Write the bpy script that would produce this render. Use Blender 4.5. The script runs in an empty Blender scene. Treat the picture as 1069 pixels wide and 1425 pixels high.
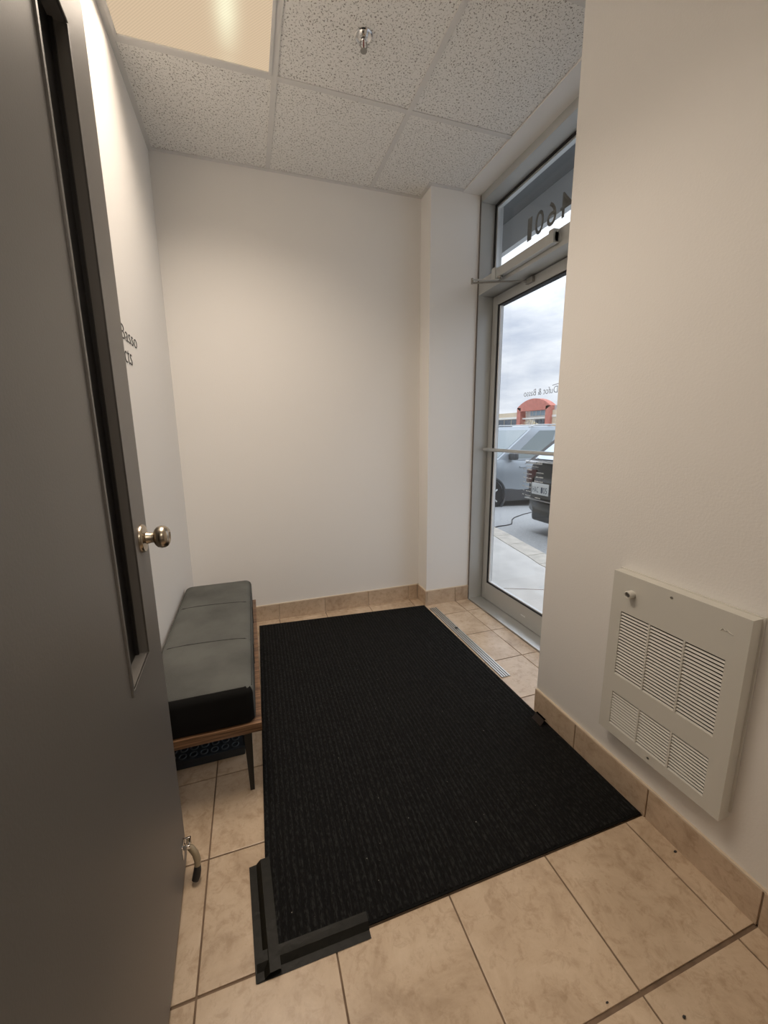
import bpy, bmesh, math, random
from mathutils import Vector, Matrix
random.seed(7)
SC = bpy.context.scene
COL = SC.collection
PI = math.pi

# ------------------------------------------------------------------ camera
cd = bpy.data.cameras.new('camera')
cam = bpy.data.objects.new('camera', cd); COL.objects.link(cam); SC.camera = cam
cd.sensor_fit = 'HORIZONTAL'; cd.sensor_width = 36.0
cd.lens = 538.93 / 1069 * 36.0
cd.shift_x = (534.5 - 520.27) / 1069
cd.shift_y = (701.28 - 712.5) / 1069
cd.clip_start = 0.01; cd.clip_end = 400
_r = Vector((0.95223962, -0.3050472, -0.01363513)); _u = Vector((0.06856388, 0.17008962, 0.98304044)).normalized()
_f = Vector((0.29755454, 0.93702494, -0.18288129))
_m = Matrix((_r, _u, -_f)).transposed().to_4x4(); _m.translation = (0, 0, 1.2508)
cam.matrix_world = _m

# ------------------------------------------------------------------ sky
W = bpy.data.worlds.new('overcast_sky'); SC.world = W; W.use_nodes = True
nt = W.node_tree; nt.nodes.clear()
N = nt.nodes.new; LK = nt.links.new
tc = N('ShaderNodeTexCoord'); mp = N('ShaderNodeMapping'); mp.inputs['Scale'].default_value = (1.0, 1.0, 3.2)
LK(tc.outputs['Generated'], mp.inputs['Vector'])
nz = N('ShaderNodeTexNoise'); nz.inputs['Scale'].default_value = 3.4; nz.inputs['Detail'].default_value = 7; nz.inputs['Roughness'].default_value = .55
LK(mp.outputs[0], nz.inputs['Vector'])
cr = N('ShaderNodeValToRGB'); cr.color_ramp.elements[0].position = .38; cr.color_ramp.elements[0].color = (.47, .53, .645, 1)
cr.color_ramp.elements[1].position = .62; cr.color_ramp.elements[1].color = (.86, .89, .94, 1)
LK(nz.outputs['Fac'], cr.inputs[0])
sp = N('ShaderNodeSeparateXYZ'); LK(tc.outputs['Generated'], sp.inputs[0])
mr = N('ShaderNodeMapRange'); mr.inputs['From Min'].default_value = 0; mr.inputs['From Max'].default_value = 1
mr.inputs['To Min'].default_value = .95; mr.inputs['To Max'].default_value = 4.2   # overcast sky: the zenith is several times brighter than the horizon
pw = N('ShaderNodeMath'); pw.operation = 'POWER'; pw.use_clamp = True; LK(sp.outputs['Z'], pw.inputs[0]); pw.inputs[1].default_value = 2.2; LK(pw.outputs[0], mr.inputs['Value'])
bg = N('ShaderNodeBackground'); LK(cr.outputs[0], bg.inputs['Color'])
mm = N('ShaderNodeMath'); mm.operation = 'MULTIPLY'; LK(mr.outputs[0], mm.inputs[0]); mm.inputs[1].default_value = 1.24
LK(mm.outputs[0], bg.inputs['Strength'])
wo = N('ShaderNodeOutputWorld'); LK(bg.outputs[0], wo.inputs['Surface'])

# ------------------------------------------------------------------ exposure
SC.view_settings.view_transform = 'Standard'; SC.view_settings.look = 'None'
SC.view_settings.gamma = 1.0; SC.view_settings.exposure = 0.0; SC.view_settings.use_curve_mapping = False
VESTIBULE_LAMP_W = 17.0
OFFICE_FILL_W = 12.0

# ------------------------------------------------------------------ room measures (metres)
XL, XR, YB, YP, ZC, XW, XD = -0.393, 1.158, 2.557, 2.413, 2.709, 1.502, 1.610
YR = 1.265

# ------------------------------------------------------------------ materials
def mat(name, col, rough=.6, metal=0., var=0., vscale=8., bump=0., bscale=40., col2=None, spec=.5, lo=.35, hi=.65, detail=5):
    m = bpy.data.materials.new(name); m.use_nodes = True; t = m.node_tree
    b = t.nodes['Principled BSDF']; b.inputs['Roughness'].default_value = rough; b.inputs['Metallic'].default_value = metal
    b.inputs['Specular IOR Level'].default_value = spec
    b.inputs['Base Color'].default_value = (*col, 1)
    tc = t.nodes.new('ShaderNodeTexCoord')
    if col2 is None and var: col2 = tuple(c * (1 - var) for c in col)
    if col2 is not None:
        n = t.nodes.new('ShaderNodeTexNoise'); n.inputs['Scale'].default_value = vscale; n.inputs['Detail'].default_value = detail
        t.links.new(tc.outputs['Object'], n.inputs['Vector'])
        r = t.nodes.new('ShaderNodeValToRGB'); r.color_ramp.elements[0].position = lo; r.color_ramp.elements[1].position = hi
        r.color_ramp.elements[0].color = (*col2, 1); r.color_ramp.elements[1].color = (*col, 1)
        t.links.new(n.outputs['Fac'], r.inputs[0]); t.links.new(r.outputs[0], b.inputs['Base Color'])
    if bump:
        n2 = t.nodes.new('ShaderNodeTexNoise'); n2.inputs['Scale'].default_value = bscale; n2.inputs['Detail'].default_value = 4
        t.links.new(tc.outputs['Object'], n2.inputs['Vector'])
        bp = t.nodes.new('ShaderNodeBump'); bp.inputs['Strength'].default_value = bump; bp.inputs['Distance'].default_value = .004
        t.links.new(n2.outputs['Fac'], bp.inputs['Height']); t.links.new(bp.outputs[0], b.inputs['Normal'])
    return m

def tile_mat(name, a, b_, c):
    """veined beige ceramic; each piece gets its own offset through Object Info"""
    m = bpy.data.materials.new(name); m.use_nodes = True; t = m.node_tree; L = t.links.new
    b = t.nodes['Principled BSDF']; b.inputs['Roughness'].default_value = .27; b.inputs['Specular IOR Level'].default_value = .55
    tc = t.nodes.new('ShaderNodeTexCoord'); oi = t.nodes.new('ShaderNodeObjectInfo')
    ad = t.nodes.new('ShaderNodeVectorMath'); ad.operation = 'ADD'
    mu = t.nodes.new('ShaderNodeVectorMath'); mu.operation = 'SCALE'; mu.inputs['Scale'].default_value = 17.
    L(oi.outputs['Location'], mu.inputs[0]); L(tc.outputs['Object'], ad.inputs[0]); L(mu.outputs[0], ad.inputs[1])
    n = t.nodes.new('ShaderNodeTexNoise'); n.inputs['Scale'].default_value = 6; n.inputs['Detail'].default_value = 10; n.inputs['Roughness'].default_value = .7; n.inputs['Distortion'].default_value = .5
    L(ad.outputs[0], n.inputs['Vector'])
    r = t.nodes.new('ShaderNodeValToRGB'); e = r.color_ramp.elements
    e[0].position = .3; e[0].color = (*c, 1); e[1].position = .72; e[1].color = (*a, 1)
    x = e.new(.5); x.color = (*b_, 1)
    L(n.outputs['Fac'], r.inputs[0])
    n3 = t.nodes.new('ShaderNodeTexNoise'); n3.inputs['Scale'].default_value = 30; n3.inputs['Detail'].default_value = 10; n3.inputs['Roughness'].default_value = .72; n3.inputs['Distortion'].default_value = .5
    L(ad.outputs[0], n3.inputs['Vector'])
    r3 = t.nodes.new('ShaderNodeValToRGB'); r3.color_ramp.elements[0].position = .36; r3.color_ramp.elements[0].color = (.78, .74, .70, 1)
    r3.color_ramp.elements[1].position = .5; r3.color_ramp.elements[1].color = (1, 1, 1, 1); L(n3.outputs['Fac'], r3.inputs[0])
    mx = t.nodes.new('ShaderNodeMixRGB'); mx.blend_type = 'MULTIPLY'; mx.inputs[0].default_value = .8
    L(r.outputs[0], mx.inputs[1]); L(r3.outputs[0], mx.inputs[2])
    L(mx.outputs[0], b.inputs['Base Color'])
    bp = t.nodes.new('ShaderNodeBump'); bp.inputs['Strength'].default_value = .12; bp.inputs['Distance'].default_value = .003
    L(n3.outputs['Fac'], bp.inputs['Height']); L(bp.outputs[0], b.inputs['Normal'])
    return m

def ceil_mat():
    m = bpy.data.materials.new('fissured ceiling board'); m.use_nodes = True; t = m.node_tree; L = t.links.new
    b = t.nodes['Principled BSDF']; b.inputs['Roughness'].default_value = .95; b.inputs['Specular IOR Level'].default_value = .1
    tc = t.nodes.new('ShaderNodeTexCoord')
    n = t.nodes.new('ShaderNodeTexNoise'); n.inputs['Scale'].default_value = 165; n.inputs['Detail'].default_value = 2; n.inputs['Distortion'].default_value = .8
    L(tc.outputs['Object'], n.inputs['Vector'])
    r = t.nodes.new('ShaderNodeValToRGB'); e = r.color_ramp.elements
    e[0].position = .36; e[0].color = (.33, .31, .28, 1); e[1].position = .42; e[1].color = (.88, .87, .84, 1)
    L(n.outputs['Fac'], r.inputs[0]); L(r.outputs[0], b.inputs['Base Color'])
    bp = t.nodes.new('ShaderNodeBump'); bp.inputs['Strength'].default_value = .6; bp.inputs['Distance'].default_value = .003
    L(r.outputs[0], bp.inputs['Height']); L(bp.outputs[0], b.inputs['Normal'])
    return m

def emis(name, col, s):
    m = bpy.data.materials.new(name); m.use_nodes = True; t = m.node_tree; t.nodes.clear()
    e = t.nodes.new('ShaderNodeEmission'); e.inputs[0].default_value = (*col, 1); e.inputs[1].default_value = s
    o = t.nodes.new('ShaderNodeOutputMaterial'); t.links.new(e.outputs[0], o.inputs[0]); return m

def glass_mat(name, tint=(.975, .985, .99), rough=.01, blend=.5):
    m = bpy.data.materials.new(name); m.use_nodes = True; t = m.node_tree; t.nodes.clear(); L = t.links.new
    tr = t.nodes.new('ShaderNodeBsdfTransparent'); tr.inputs[0].default_value = (*tint, 1)
    gl = t.nodes.new('ShaderNodeBsdfGlossy'); gl.inputs['Roughness'].default_value = rough
    fr = t.nodes.new('ShaderNodeFresnel'); ge = t.nodes.new('ShaderNodeNewGeometry')
    mi = t.nodes.new('ShaderNodeMapRange'); mi.inputs['To Min'].default_value = 1.45; mi.inputs['To Max'].default_value = 1/1.45   # same reflectance on the back of the thin pane
    L(ge.outputs['Backfacing'], mi.inputs['Value']); L(mi.outputs[0], fr.inputs['IOR'])
    mx = t.nodes.new('ShaderNodeMixShader'); L(fr.outputs[0], mx.inputs[0]); L(tr.outputs[0], mx.inputs[1]); L(gl.outputs[0], mx.inputs[2])
    o = t.nodes.new('ShaderNodeOutputMaterial'); L(mx.outputs[0], o.inputs[0]); return m

M = {}
M['wall'] = mat('warm white wall paint', (.87, .85, .82), .7, bump=.12, bscale=160, spec=.25)
M['trimwhite'] = mat('white soffit paint', (.84, .825, .80), .7, spec=.25)
M['ceil'] = ceil_mat()
M['tbar'] = mat('white enamelled grid bar', (.72, .71, .69), .5)
M['tile'] = tile_mat('beige mottled floor tile', (.66, .53, .395), (.56, .43, .305), (.42, .31, .21))
M['btile'] = tile_mat('beige mottled skirting tile', (.66, .52, .39), (.56, .43, .31), (.42, .31, .22))
M['grout'] = mat('brown grout', (.22, .15, .10), .9, var=.3, vscale=30, bump=.3)
M['sealant'] = mat('grey brown sealant', (.16, .14, .125), .8)
M['bead'] = mat('cream grout bead', (.62, .52, .40), .7)
M['alu'] = mat('satin aluminium', (.52, .53, .52), .42, .3, bump=.03, bscale=90)
M['alud'] = mat('aluminium edge', (.62, .63, .62), .35, .7)
M['gasket'] = mat('black rubber gasket', (.015, .015, .016), .6)
M['glass'] = glass_mat('clear glass')
M['doorgrey'] = mat('grey eggshell door paint', (.18, .17, .158), .42, bump=.06, bscale=220, var=.06, vscale=2)
M['darkglass'] = mat('dark lite glass', (.008, .007, .006), .32, spec=.25)
M['nickel'] = mat('brushed antique nickel', (.50, .43, .34), .27, 1.)
M['chrome'] = mat('polished chrome', (.80, .80, .80), .1, 1.)
M['steel'] = mat('dull steel', (.34, .33, .31), .38, .9)
M['rubber'] = mat('dark rubber', (.02, .018, .017), .5)
M['beigeplastic'] = mat('beige painted arm', (.36, .29, .19), .45, .3)
M['fabric'] = mat('charcoal velour', (.125, .128, .120), .95, var=.32, vscale=5, bump=.35, bscale=420, spec=.2)
M['seam'] = mat('dark seam', (.03, .03, .028), .95)
M['walnut'] = None
M['blackmetal'] = mat('black powder coated steel', (.006, .006, .006), .55)
M['bluedark'] = mat('dark blue grey plastic', (.012, .018, .026), .45)
M['ring'] = mat('embossed grey blue ring', (.05, .065, .078), .4)
M['mat'] = mat('black rubber backing', (.006, .006, .006), .9, bump=.3, bscale=300, spec=.15)
M['tape'] = mat('olive black cloth tape', (.007, .0065, .0035), .5, var=.4, vscale=40, bump=.35, bscale=60, spec=.3)
M['brown'] = mat('dark brown tape', (.035, .020, .011), .5)
M['enamel'] = mat('off white heater enamel', (.66, .645, .59), .42, bump=.05, bscale=300)
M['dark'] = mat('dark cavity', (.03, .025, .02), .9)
M['ink'] = mat('dark grey vinyl lettering', (.06, .058, .055), .6)
M['vinyl'] = mat('taupe grey vinyl numeral', (.15, .14, .125), .6)
M['whitevinyl'] = mat('white vinyl print', (.75, .77, .78), .6)
M['greyvinyl'] = mat('grey vinyl print', (.20, .22, .24), .6)
M['carpet'] = mat('office carpet', (.16, .14, .12), .95, bump=.4, bscale=200)
M['concrete'] = mat('pale concrete', (.70, .675, .63), .85, var=.12, vscale=5, bump=.3, bscale=60)
M['kerb'] = mat('kerb concrete', (.64, .59, .51), .85, var=.2, vscale=9, bump=.3)
M['asphalt'] = mat('worn asphalt', (.42, .425, .42), .9, col2=(.27, .275, .275), vscale=45, bump=.6, bscale=60, lo=.3, hi=.7)
M['canopy'] = mat('grey canopy soffit', (.15, .16, .17), .7)
M['fascia'] = mat('grey fascia board', (.62, .64, .65), .7)
M['facade'] = mat('exterior stucco', (.35, .33, .30), .9)

def walnut():
    m = bpy.data.materials.new('walnut grained board'); m.use_nodes = True; t = m.node_tree; L = t.links.new
    b = t.nodes['Principled BSDF']; b.inputs['Roughness'].default_value = .4
    tc = t.nodes.new('ShaderNodeTexCoord'); mp = t.nodes.new('ShaderNodeMapping'); mp.inputs['Scale'].default_value = (3, 60, 90)
    L(tc.outputs['Object'], mp.inputs['Vector'])
    n = t.nodes.new('ShaderNodeTexNoise'); n.inputs['Scale'].default_value = 2; n.inputs['Detail'].default_value = 5
    L(mp.outputs[0], n.inputs['Vector'])
    r = t.nodes.new('ShaderNodeValToRGB'); r.color_ramp.elements[0].position = .35; r.color_ramp.elements[0].color = (.07, .032, .015, 1)
    r.color_ramp.elements[1].position = .65; r.color_ramp.elements[1].color = (.27, .15, .08, 1)
    L(n.outputs['Fac'], r.inputs[0]); L(r.outputs[0], b.inputs['Base Color']); return m
M['walnut'] = walnut()

def matpile():
    """black ribbed pile, slightly lighter crumbs of fibre along the ribs"""
    m = bpy.data.materials.new('black ribbed pile'); m.use_nodes = True; t = m.node_tree; L = t.links.new
    b = t.nodes['Principled BSDF']; b.inputs['Roughness'].default_value = .88; b.inputs['Specular IOR Level'].default_value = .18
    tc = t.nodes.new('ShaderNodeTexCoord'); mp = t.nodes.new('ShaderNodeMapping'); mp.inputs['Scale'].default_value = (1, .45, 1)
    L(tc.outputs['Object'], mp.inputs['Vector'])
    n = t.nodes.new('ShaderNodeTexNoise'); n.inputs['Scale'].default_value = 190; n.inputs['Detail'].default_value = 3
    L(mp.outputs[0], n.inputs['Vector'])
    r = t.nodes.new('ShaderNodeValToRGB'); e = r.color_ramp.elements
    e[0].position = .44; e[0].color = (.004, .004, .004, 1); e[1].position = .70; e[1].color = (.022, .0225, .0215, 1)
    L(n.outputs['Fac'], r.inputs[0])
    n2 = t.nodes.new('ShaderNodeTexNoise'); n2.inputs['Scale'].default_value = 150; n2.inputs['Detail'].default_value = 1
    L(tc.outputs['Object'], n2.inputs['Vector'])
    r2 = t.nodes.new('ShaderNodeValToRGB'); r2.color_ramp.elements[0].position = .79; r2.color_ramp.elements[0].color = (0, 0, 0, 1)
    r2.color_ramp.elements[1].position = .83; r2.color_ramp.elements[1].color = (.3, .28, .24, 1); L(n2.outputs['Fac'], r2.inputs[0])
    mx = t.nodes.new('ShaderNodeMixRGB'); mx.blend_type = 'ADD'; mx.inputs[0].default_value = 1; L(r.outputs[0], mx.inputs[1]); L(r2.outputs[0], mx.inputs[2])
    L(mx.outputs[0], b.inputs['Base Color'])
    bp = t.nodes.new('ShaderNodeBump'); bp.inputs['Strength'].default_value = .8; bp.inputs['Distance'].default_value = .003
    L(n.outputs['Fac'], bp.inputs['Height']); L(bp.outputs[0], b.inputs['Normal']); return m
M['pile'] = matpile()

def lens_mat():
    m = bpy.data.materials.new('prismatic lamp lens'); m.use_nodes = True; t = m.node_tree; t.nodes.clear(); L = t.links.new
    tc = t.nodes.new('ShaderNodeTexCoord'); s = t.nodes.new('ShaderNodeSeparateXYZ'); L(tc.outputs['Object'], s.inputs[0])
    def math_(op, a, b=None):
        n = t.nodes.new('ShaderNodeMath'); n.operation = op
        for i, v in enumerate((a, b)):
            if v is None: continue
            if isinstance(v, (int, float)): n.inputs[i].default_value = v
            else: L(v, n.inputs[i])
        return n.outputs[0]
    # two tubes behind the lens, seen as soft bright bands (exp(-(x-x0)^2/w))
    g = None
    for x0 in (.120,):
        d = math_('SUBTRACT', s.outputs['X'], x0); d2 = math_('MULTIPLY', d, d); e = math_('EXPONENT', math_('MULTIPLY', d2, -1 / (2 * .028 ** 2)))
        g = e if g is None else math_('ADD', g, e)
    # tubes stop short of the fixture's ends
    ay = math_('ABSOLUTE', s.outputs['Y']); end = t.nodes.new('ShaderNodeMapRange'); L(ay, end.inputs['Value'])
    end.inputs['From Min'].default_value = .40; end.inputs['From Max'].default_value = .55; end.inputs['To Min'].default_value = 1; end.inputs['To Max'].default_value = .15
    g = math_('MULTIPLY', g, end.outputs[0])
    wv = t.nodes.new('ShaderNodeTexWave'); wv.inputs['Scale'].default_value = 60; wv.bands_direction = 'DIAGONAL'
    L(tc.outputs['Object'], wv.inputs['Vector'])
    pr = math_('ADD', math_('MULTIPLY', wv.outputs['Fac'], .12), .92)
    r = t.nodes.new('ShaderNodeValToRGB'); r.color_ramp.elements[0].color = (.68, .515, .345, 1); r.color_ramp.elements[1].color = (1.0, .93, .66, 1)
    L(g, r.inputs[0])
    e = t.nodes.new('ShaderNodeEmission'); L(r.outputs[0], e.inputs[0]); L(pr, e.inputs[1])
    o = t.nodes.new('ShaderNodeOutputMaterial'); L(e.outputs[0], o.inputs[0]); return m
M['lens'] = lens_mat()

# ------------------------------------------------------------------ geometry helpers
def box(bm, a, b, bev=0.):
    x0, y0, z0 = a; x1, y1, z1 = b
    vs = [bm.verts.new(p) for p in ((x0,y0,z0),(x1,y0,z0),(x1,y1,z0),(x0,y1,z0),(x0,y0,z1),(x1,y0,z1),(x1,y1,z1),(x0,y1,z1))]
    fs = [bm.faces.new([vs[i] for i in q]) for q in ((0,3,2,1),(4,5,6,7),(0,1,5,4),(1,2,6,5),(2,3,7,6),(3,0,4,7))]
    if bev:
        es = list({e for f in fs for e in f.edges})
        bmesh.ops.bevel(bm, geom=es, offset=bev, segments=2, affect='EDGES', profile=.6)
    return vs

def cyl(bm, p0, p1, r0, r1=None, n=20, cap=True):
    r1 = r0 if r1 is None else r1
    p0, p1 = Vector(p0), Vector(p1); d = (p1 - p0).normalized()
    a = d.orthogonal().normalized(); b = d.cross(a)
    A = [bm.verts.new(p0 + (a * math.cos(2*PI*i/n) + b * math.sin(2*PI*i/n)) * r0) for i in range(n)]
    B = [bm.verts.new(p1 + (a * math.cos(2*PI*i/n) + b * math.sin(2*PI*i/n)) * r1) for i in range(n)]
    for i in range(n): bm.faces.new((A[i], A[(i+1) % n], B[(i+1) % n], B[i]))
    if cap: bm.faces.new(A[::-1]); bm.faces.new(B)

def lathe(bm, p, d, prof, n=28):
    """prof: list of (distance along d, radius)"""
    p = Vector(p); d = Vector(d).normalized(); a = d.orthogonal().normalized(); b = d.cross(a); rings = []
    for h, r in prof:
        if r < 1e-6: rings.append([bm.verts.new(p + d * h)])
        else: rings.append([bm.verts.new(p + d * h + (a * math.cos(2*PI*i/n) + b * math.sin(2*PI*i/n)) * r) for i in range(n)])
    for A, B in zip(rings, rings[1:]):
        for i in range(n):
            j = (i+1) % n
            if len(A) == 1 and len(B) > 1: bm.faces.new((A[0], B[j], B[i]))
            elif len(B) == 1 and len(A) > 1: bm.faces.new((A[i], A[j], B[0]))
            elif len(A) > 1: bm.faces.new((A[i], A[j], B[j], B[i]))
    for R_, fl in ((rings[0], True), (rings[-1], False)):
        if len(R_) > 1: bm.faces.new(R_[::-1] if fl else R_)

def tube(bm, pts, r, n=10):
    pts = [Vector(p) for p in pts]; rings = []; prev = None
    for i, p in enumerate(pts):
        d = (pts[min(i+1, len(pts)-1)] - pts[max(i-1, 0)]).normalized()
        if prev is None: a = d.orthogonal().normalized()
        else: a = (prev - d * prev.dot(d)).normalized()
        prev = a; b = d.cross(a); rr = r[i] if isinstance(r, (list, tuple)) else r
        rings.append([bm.verts.new(p + (a * math.cos(2*PI*k/n) + b * math.sin(2*PI*k/n)) * rr) for k in range(n)])
    for A, B in zip(rings, rings[1:]):
        for k in range(n): bm.faces.new((A[k], A[(k+1) % n], B[(k+1) % n], B[k]))
    bm.faces.new(rings[0][::-1]); bm.faces.new(rings[-1])

def torus(bm, c, axis_, R_, r, n=24, k=8):
    c = Vector(c); d = Vector(axis_).normalized(); a = d.orthogonal().normalized(); b = d.cross(a); rings = []
    for i in range(n):
        t = 2*PI*i/n; o = a * math.cos(t) + b * math.sin(t)
        rings.append([bm.verts.new(c + o * (R_ + r * math.cos(2*PI*j/k)) + d * r * math.sin(2*PI*j/k)) for j in range(k)])
    for i in range(n):
        A, B = rings[i], rings[(i+1) % n]
        for j in range(k): bm.faces.new((A[j], A[(j+1) % k], B[(j+1) % k], B[j]))

def prism(bm, poly, z0, z1):
    """poly of (x, y), extruded from z0 to z1"""
    A = [bm.verts.new((x, y, z0)) for x, y in poly]; B = [bm.verts.new((x, y, z1)) for x, y in poly]; n = len(poly)
    bm.faces.new(A[::-1]); bm.faces.new(B)
    for i in range(n): bm.faces.new((A[i], A[(i+1) % n], B[(i+1) % n], B[i]))

def obj(name, bm, m, parent=None, smooth=False, loc=None):
    """link the bmesh as one mesh object; loc moves its origin there while the geometry stays"""
    bmesh.ops.recalc_face_normals(bm, faces=bm.faces[:])
    if loc is not None: bmesh.ops.translate(bm, verts=bm.verts[:], vec=-Vector(loc))
    me = bpy.data.meshes.new(name); bm.to_mesh(me); bm.free()
    me.materials.append(m)
    if smooth:
        for p in me.polygons: p.use_smooth = True
        try: me.set_sharp_from_angle(angle=math.radians(40))
        except Exception: pass
    o = bpy.data.objects.new(name, me); COL.objects.link(o)
    if loc is not None: o.location = loc
    if parent is not None: o.parent = parent
    return o

def BX(name, boxes, m, parent=None, bev=0., loc=None):
    bm = bmesh.new()
    for a, b in boxes: box(bm, a, b, bev)
    return obj(name, bm, m, parent, smooth=bool(bev), loc=loc)

def tag(o, label=None, cat=None, group=None, kind=None):
    if label: o['label'] = label
    if cat: o['category'] = cat
    if group: o['group'] = group
    if kind: o['kind'] = kind
    return o

def empty(name, loc=(0, 0, 0), rz=0.):
    o = bpy.data.objects.new(name, None); COL.objects.link(o); o.location = loc; o.rotation_euler = (0, 0, rz); o.empty_display_size = .05
    return o

def text_obj(name, body, m, x, y0, y1, z0, z1, parent=None, thick=0., depth=.0006):
    """lettering that reads towards +y on a plane x = const, fitted to y0..y1, z0..z1"""
    cu = bpy.data.curves.new('t', 'FONT'); cu.body = body; cu.size = 1; cu.offset = thick; cu.extrude = 0.; cu.resolution_u = 4
    t = bpy.data.objects.new('t', cu); COL.objects.link(t)
    dg = bpy.context.evaluated_depsgraph_get(); me = bpy.data.meshes.new_from_object(t.evaluated_get(dg))
    bpy.data.objects.remove(t); bpy.data.curves.remove(cu)
    xs = [v.co.x for v in me.vertices]; ys = [v.co.y for v in me.vertices]
    a, b, c, d = min(xs), max(xs), min(ys), max(ys)
    bm = bmesh.new(); bm.from_mesh(me); bpy.data.meshes.remove(me)
    for v in bm.verts:
        v.co = Vector((x, y0 + (v.co.x - a) / (b - a) * (y1 - y0), z0 + (v.co.y - c) / (d - c) * (z1 - z0)))
    ex = bmesh.ops.extrude_face_region(bm, geom=bm.faces[:])
    for v in [g for g in ex['geom'] if isinstance(g, bmesh.types.BMVert)]: v.co.x += depth
    return obj(name, bm, m, parent)

# ================================================================== SETTING
o = BX('floor', [((-.55, -.05, -.06), (1.502, 2.75, -.004))], M['grout'])
tag(o, 'beige mottled ceramic tile floor with brown grout lines', 'floor', kind='structure'); floor = o
xs = [-.393, -.198, .1205, .439, .758, 1.0768, 1.3925, 1.500]
ys = [.0, .14, .4462, .7526, 1.056, 1.353, 1.652, 1.945, 2.235, 2.53, 2.557]
for j, (y0, y1) in enumerate(zip(ys, ys[1:])):
    for i, (x0, x1) in enumerate(zip(xs, xs[1:])):
        if x0 > XR - .1 and (y1 < YR - .01) and x0 > 1.2: continue
        if x0 > 1.2 and y0 > YP - .0: continue
        gx = .0022; ga = .0045 if abs(y0 - .4462) < 1e-3 else .0022; gb = .0045 if abs(y1 - .4462) < 1e-3 else (.004 if abs(y1 - .7526) < 1e-3 else .0022)
        a, b = x0 + (gx if i else 0), x1 - gx
        c, d = y0 + ga, y1 - gb
        if x0 > 1.2: c = max(c, YR + .002)
        if x0 > 1.2: d = min(d, YP - .002)
        if x0 < 1.1 and x1 > 1.3:
            if y1 < YR: b = XR - .012 if False else XR
            elif y0 > YP: b = XR
        if d - c < .01: continue
        bm = bmesh.new(); box(bm, (a, c, -.010), (b, d, random.uniform(-.0004, .0003)), .0012)
        obj('tile', bm, M['tile'], floor, loc=((a+b)/2, (c+d)/2, -.005))
o = BX('floor_office', [((-1.6, -3.2, -.06), (2.4, -.05, -.002))], M['carpet'])
tag(o, 'brown office carpet behind the inner doorway', 'floor', kind='structure')

o = BX('wall_left', [((XL-.12, -.0, -.06), (XL, YB+.12, 2.9))], M['wall']); tag(o, 'white painted left wall behind the bench', 'wall', kind='structure')
o = BX('wall_back', [((XL, YB, -.06), (XR, YB+.12, 2.9))], M['wall']); tag(o, 'white painted back wall facing the doorway', 'wall', kind='structure')
o = BX('wall_corner', [((XR, YP, -.06), (XW-.001, YB+.12, 2.9)), ((XW-.001, 2.452, -.06), (1.664, YB+.12, 2.9))], M['wall'])
tag(o, 'white boxed out wall corner beside the glass door', 'wall', kind='structure')
o = BX('wall_right', [((XR, .0, -.06), (1.70, YR, 2.9))], M['wall'], bev=.002); tag(o, 'white painted right wall carrying the heater', 'wall', kind='structure')
o = BX('wall_front', [((XL-.12, .0, 0), (-.25, .13, 2.9)), ((.72, .0, 0), (XR, .13, 2.9)), ((-.25, .0, 2.14), (.72, .13, 2.9))], M['wall'])
tag(o, 'white partition with the inner doorway behind the viewer', 'wall', kind='structure')
BX('door_frame', [((-.25, -.01, 0), (-.215, .12, 2.14)), ((.685, -.01, 0), (.72, .14, 2.14)), ((-.25, -.01, 2.105), (.72, .12, 2.14))], M['doorgrey'], o)
o = BX('wall_office', [((-1.7, -3.3, -.06), (2.5, -3.2, 2.9)), ((-1.7, -3.2, -.06), (-1.6, 0, 2.9)), ((2.4, -3.2, -.06), (2.5, 0, 2.9)), ((-1.6, -.1, -.06), (XL-.12, 0, 2.9)), ((XR, -.1, -.06), (2.4, 0, 2.9))], M['wall'])
tag(o, 'white walls of the office behind the viewer', 'wall', kind='structure')
o = BX('ceiling_office', [((-1.7, -3.3, 2.71), (2.5, 0, 2.8))], M['trimwhite']); tag(o, 'plain white office ceiling behind the viewer', 'ceiling', kind='structure')

# ---- suspended ceiling
ceiling = BX('ceiling', [((XL, 0, 2.74), (XW, YB, 2.86))], M['dark']); tag(ceiling, 'suspended ceiling of fissured boards in a white grid', 'ceiling', kind='structure')
gx = [XL, .208, .818, 1.375]; gy = [0.12, .7265, 1.3365, 1.9465, YB]
for i in range(3):
    for j in range(4):
        if i == 0 and j in (1, 2): continue
        a, b, c, d = gx[i]+.002, gx[i+1]-.002, gy[j]+.002, gy[j+1]-.002
        if j == 3 and i == 2:
            poly = [(a, c), (b, c), (b, YP-.004), (XR-.004, YP-.004), (XR-.004, d), (a, d)]
            bm = bmesh.new(); prism(bm, poly, ZC+.004, ZC+.018)
        else:
            bm = bmesh.new(); box(bm, (a, c, ZC+.004), (b, d, ZC+.018))
        obj('ceiling_tile', bm, M['ceil'], ceiling, loc=((a+b)/2, (c+d)/2, ZC+.01))
def tb(a, b): return BX('grid_bar', [(a, b)], M['tbar'], ceiling)
h = .012
tb((.208-h, .13, ZC), (.208+h, YB-.022, ZC+.004)); tb((.818-h, .13, ZC), (.818+h, YB-.022, ZC+.004))
for y in (.7265, 1.3365, 1.9465):
    for a, b in ((XL+.02, .208-h), (.208+h, .818-h), (.818+h, 1.375)):
        if y == 1.3365 and a < 0: continue
        tb((a, y-h, ZC-.0004), (b, y+h, ZC+.0036))
tb((XL, .13, ZC-.001), (XL+.021, YB, ZC+.004)); tb((XL+.021, YB-.021, ZC-.001), (XR-.02, YB, ZC+.004))
tb((XR-.021, YP-.021, ZC-.0012), (XR, YB, ZC+.004)); tb((XR, YP-.021, ZC-.001), (1.375, YP, ZC+.004))
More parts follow.
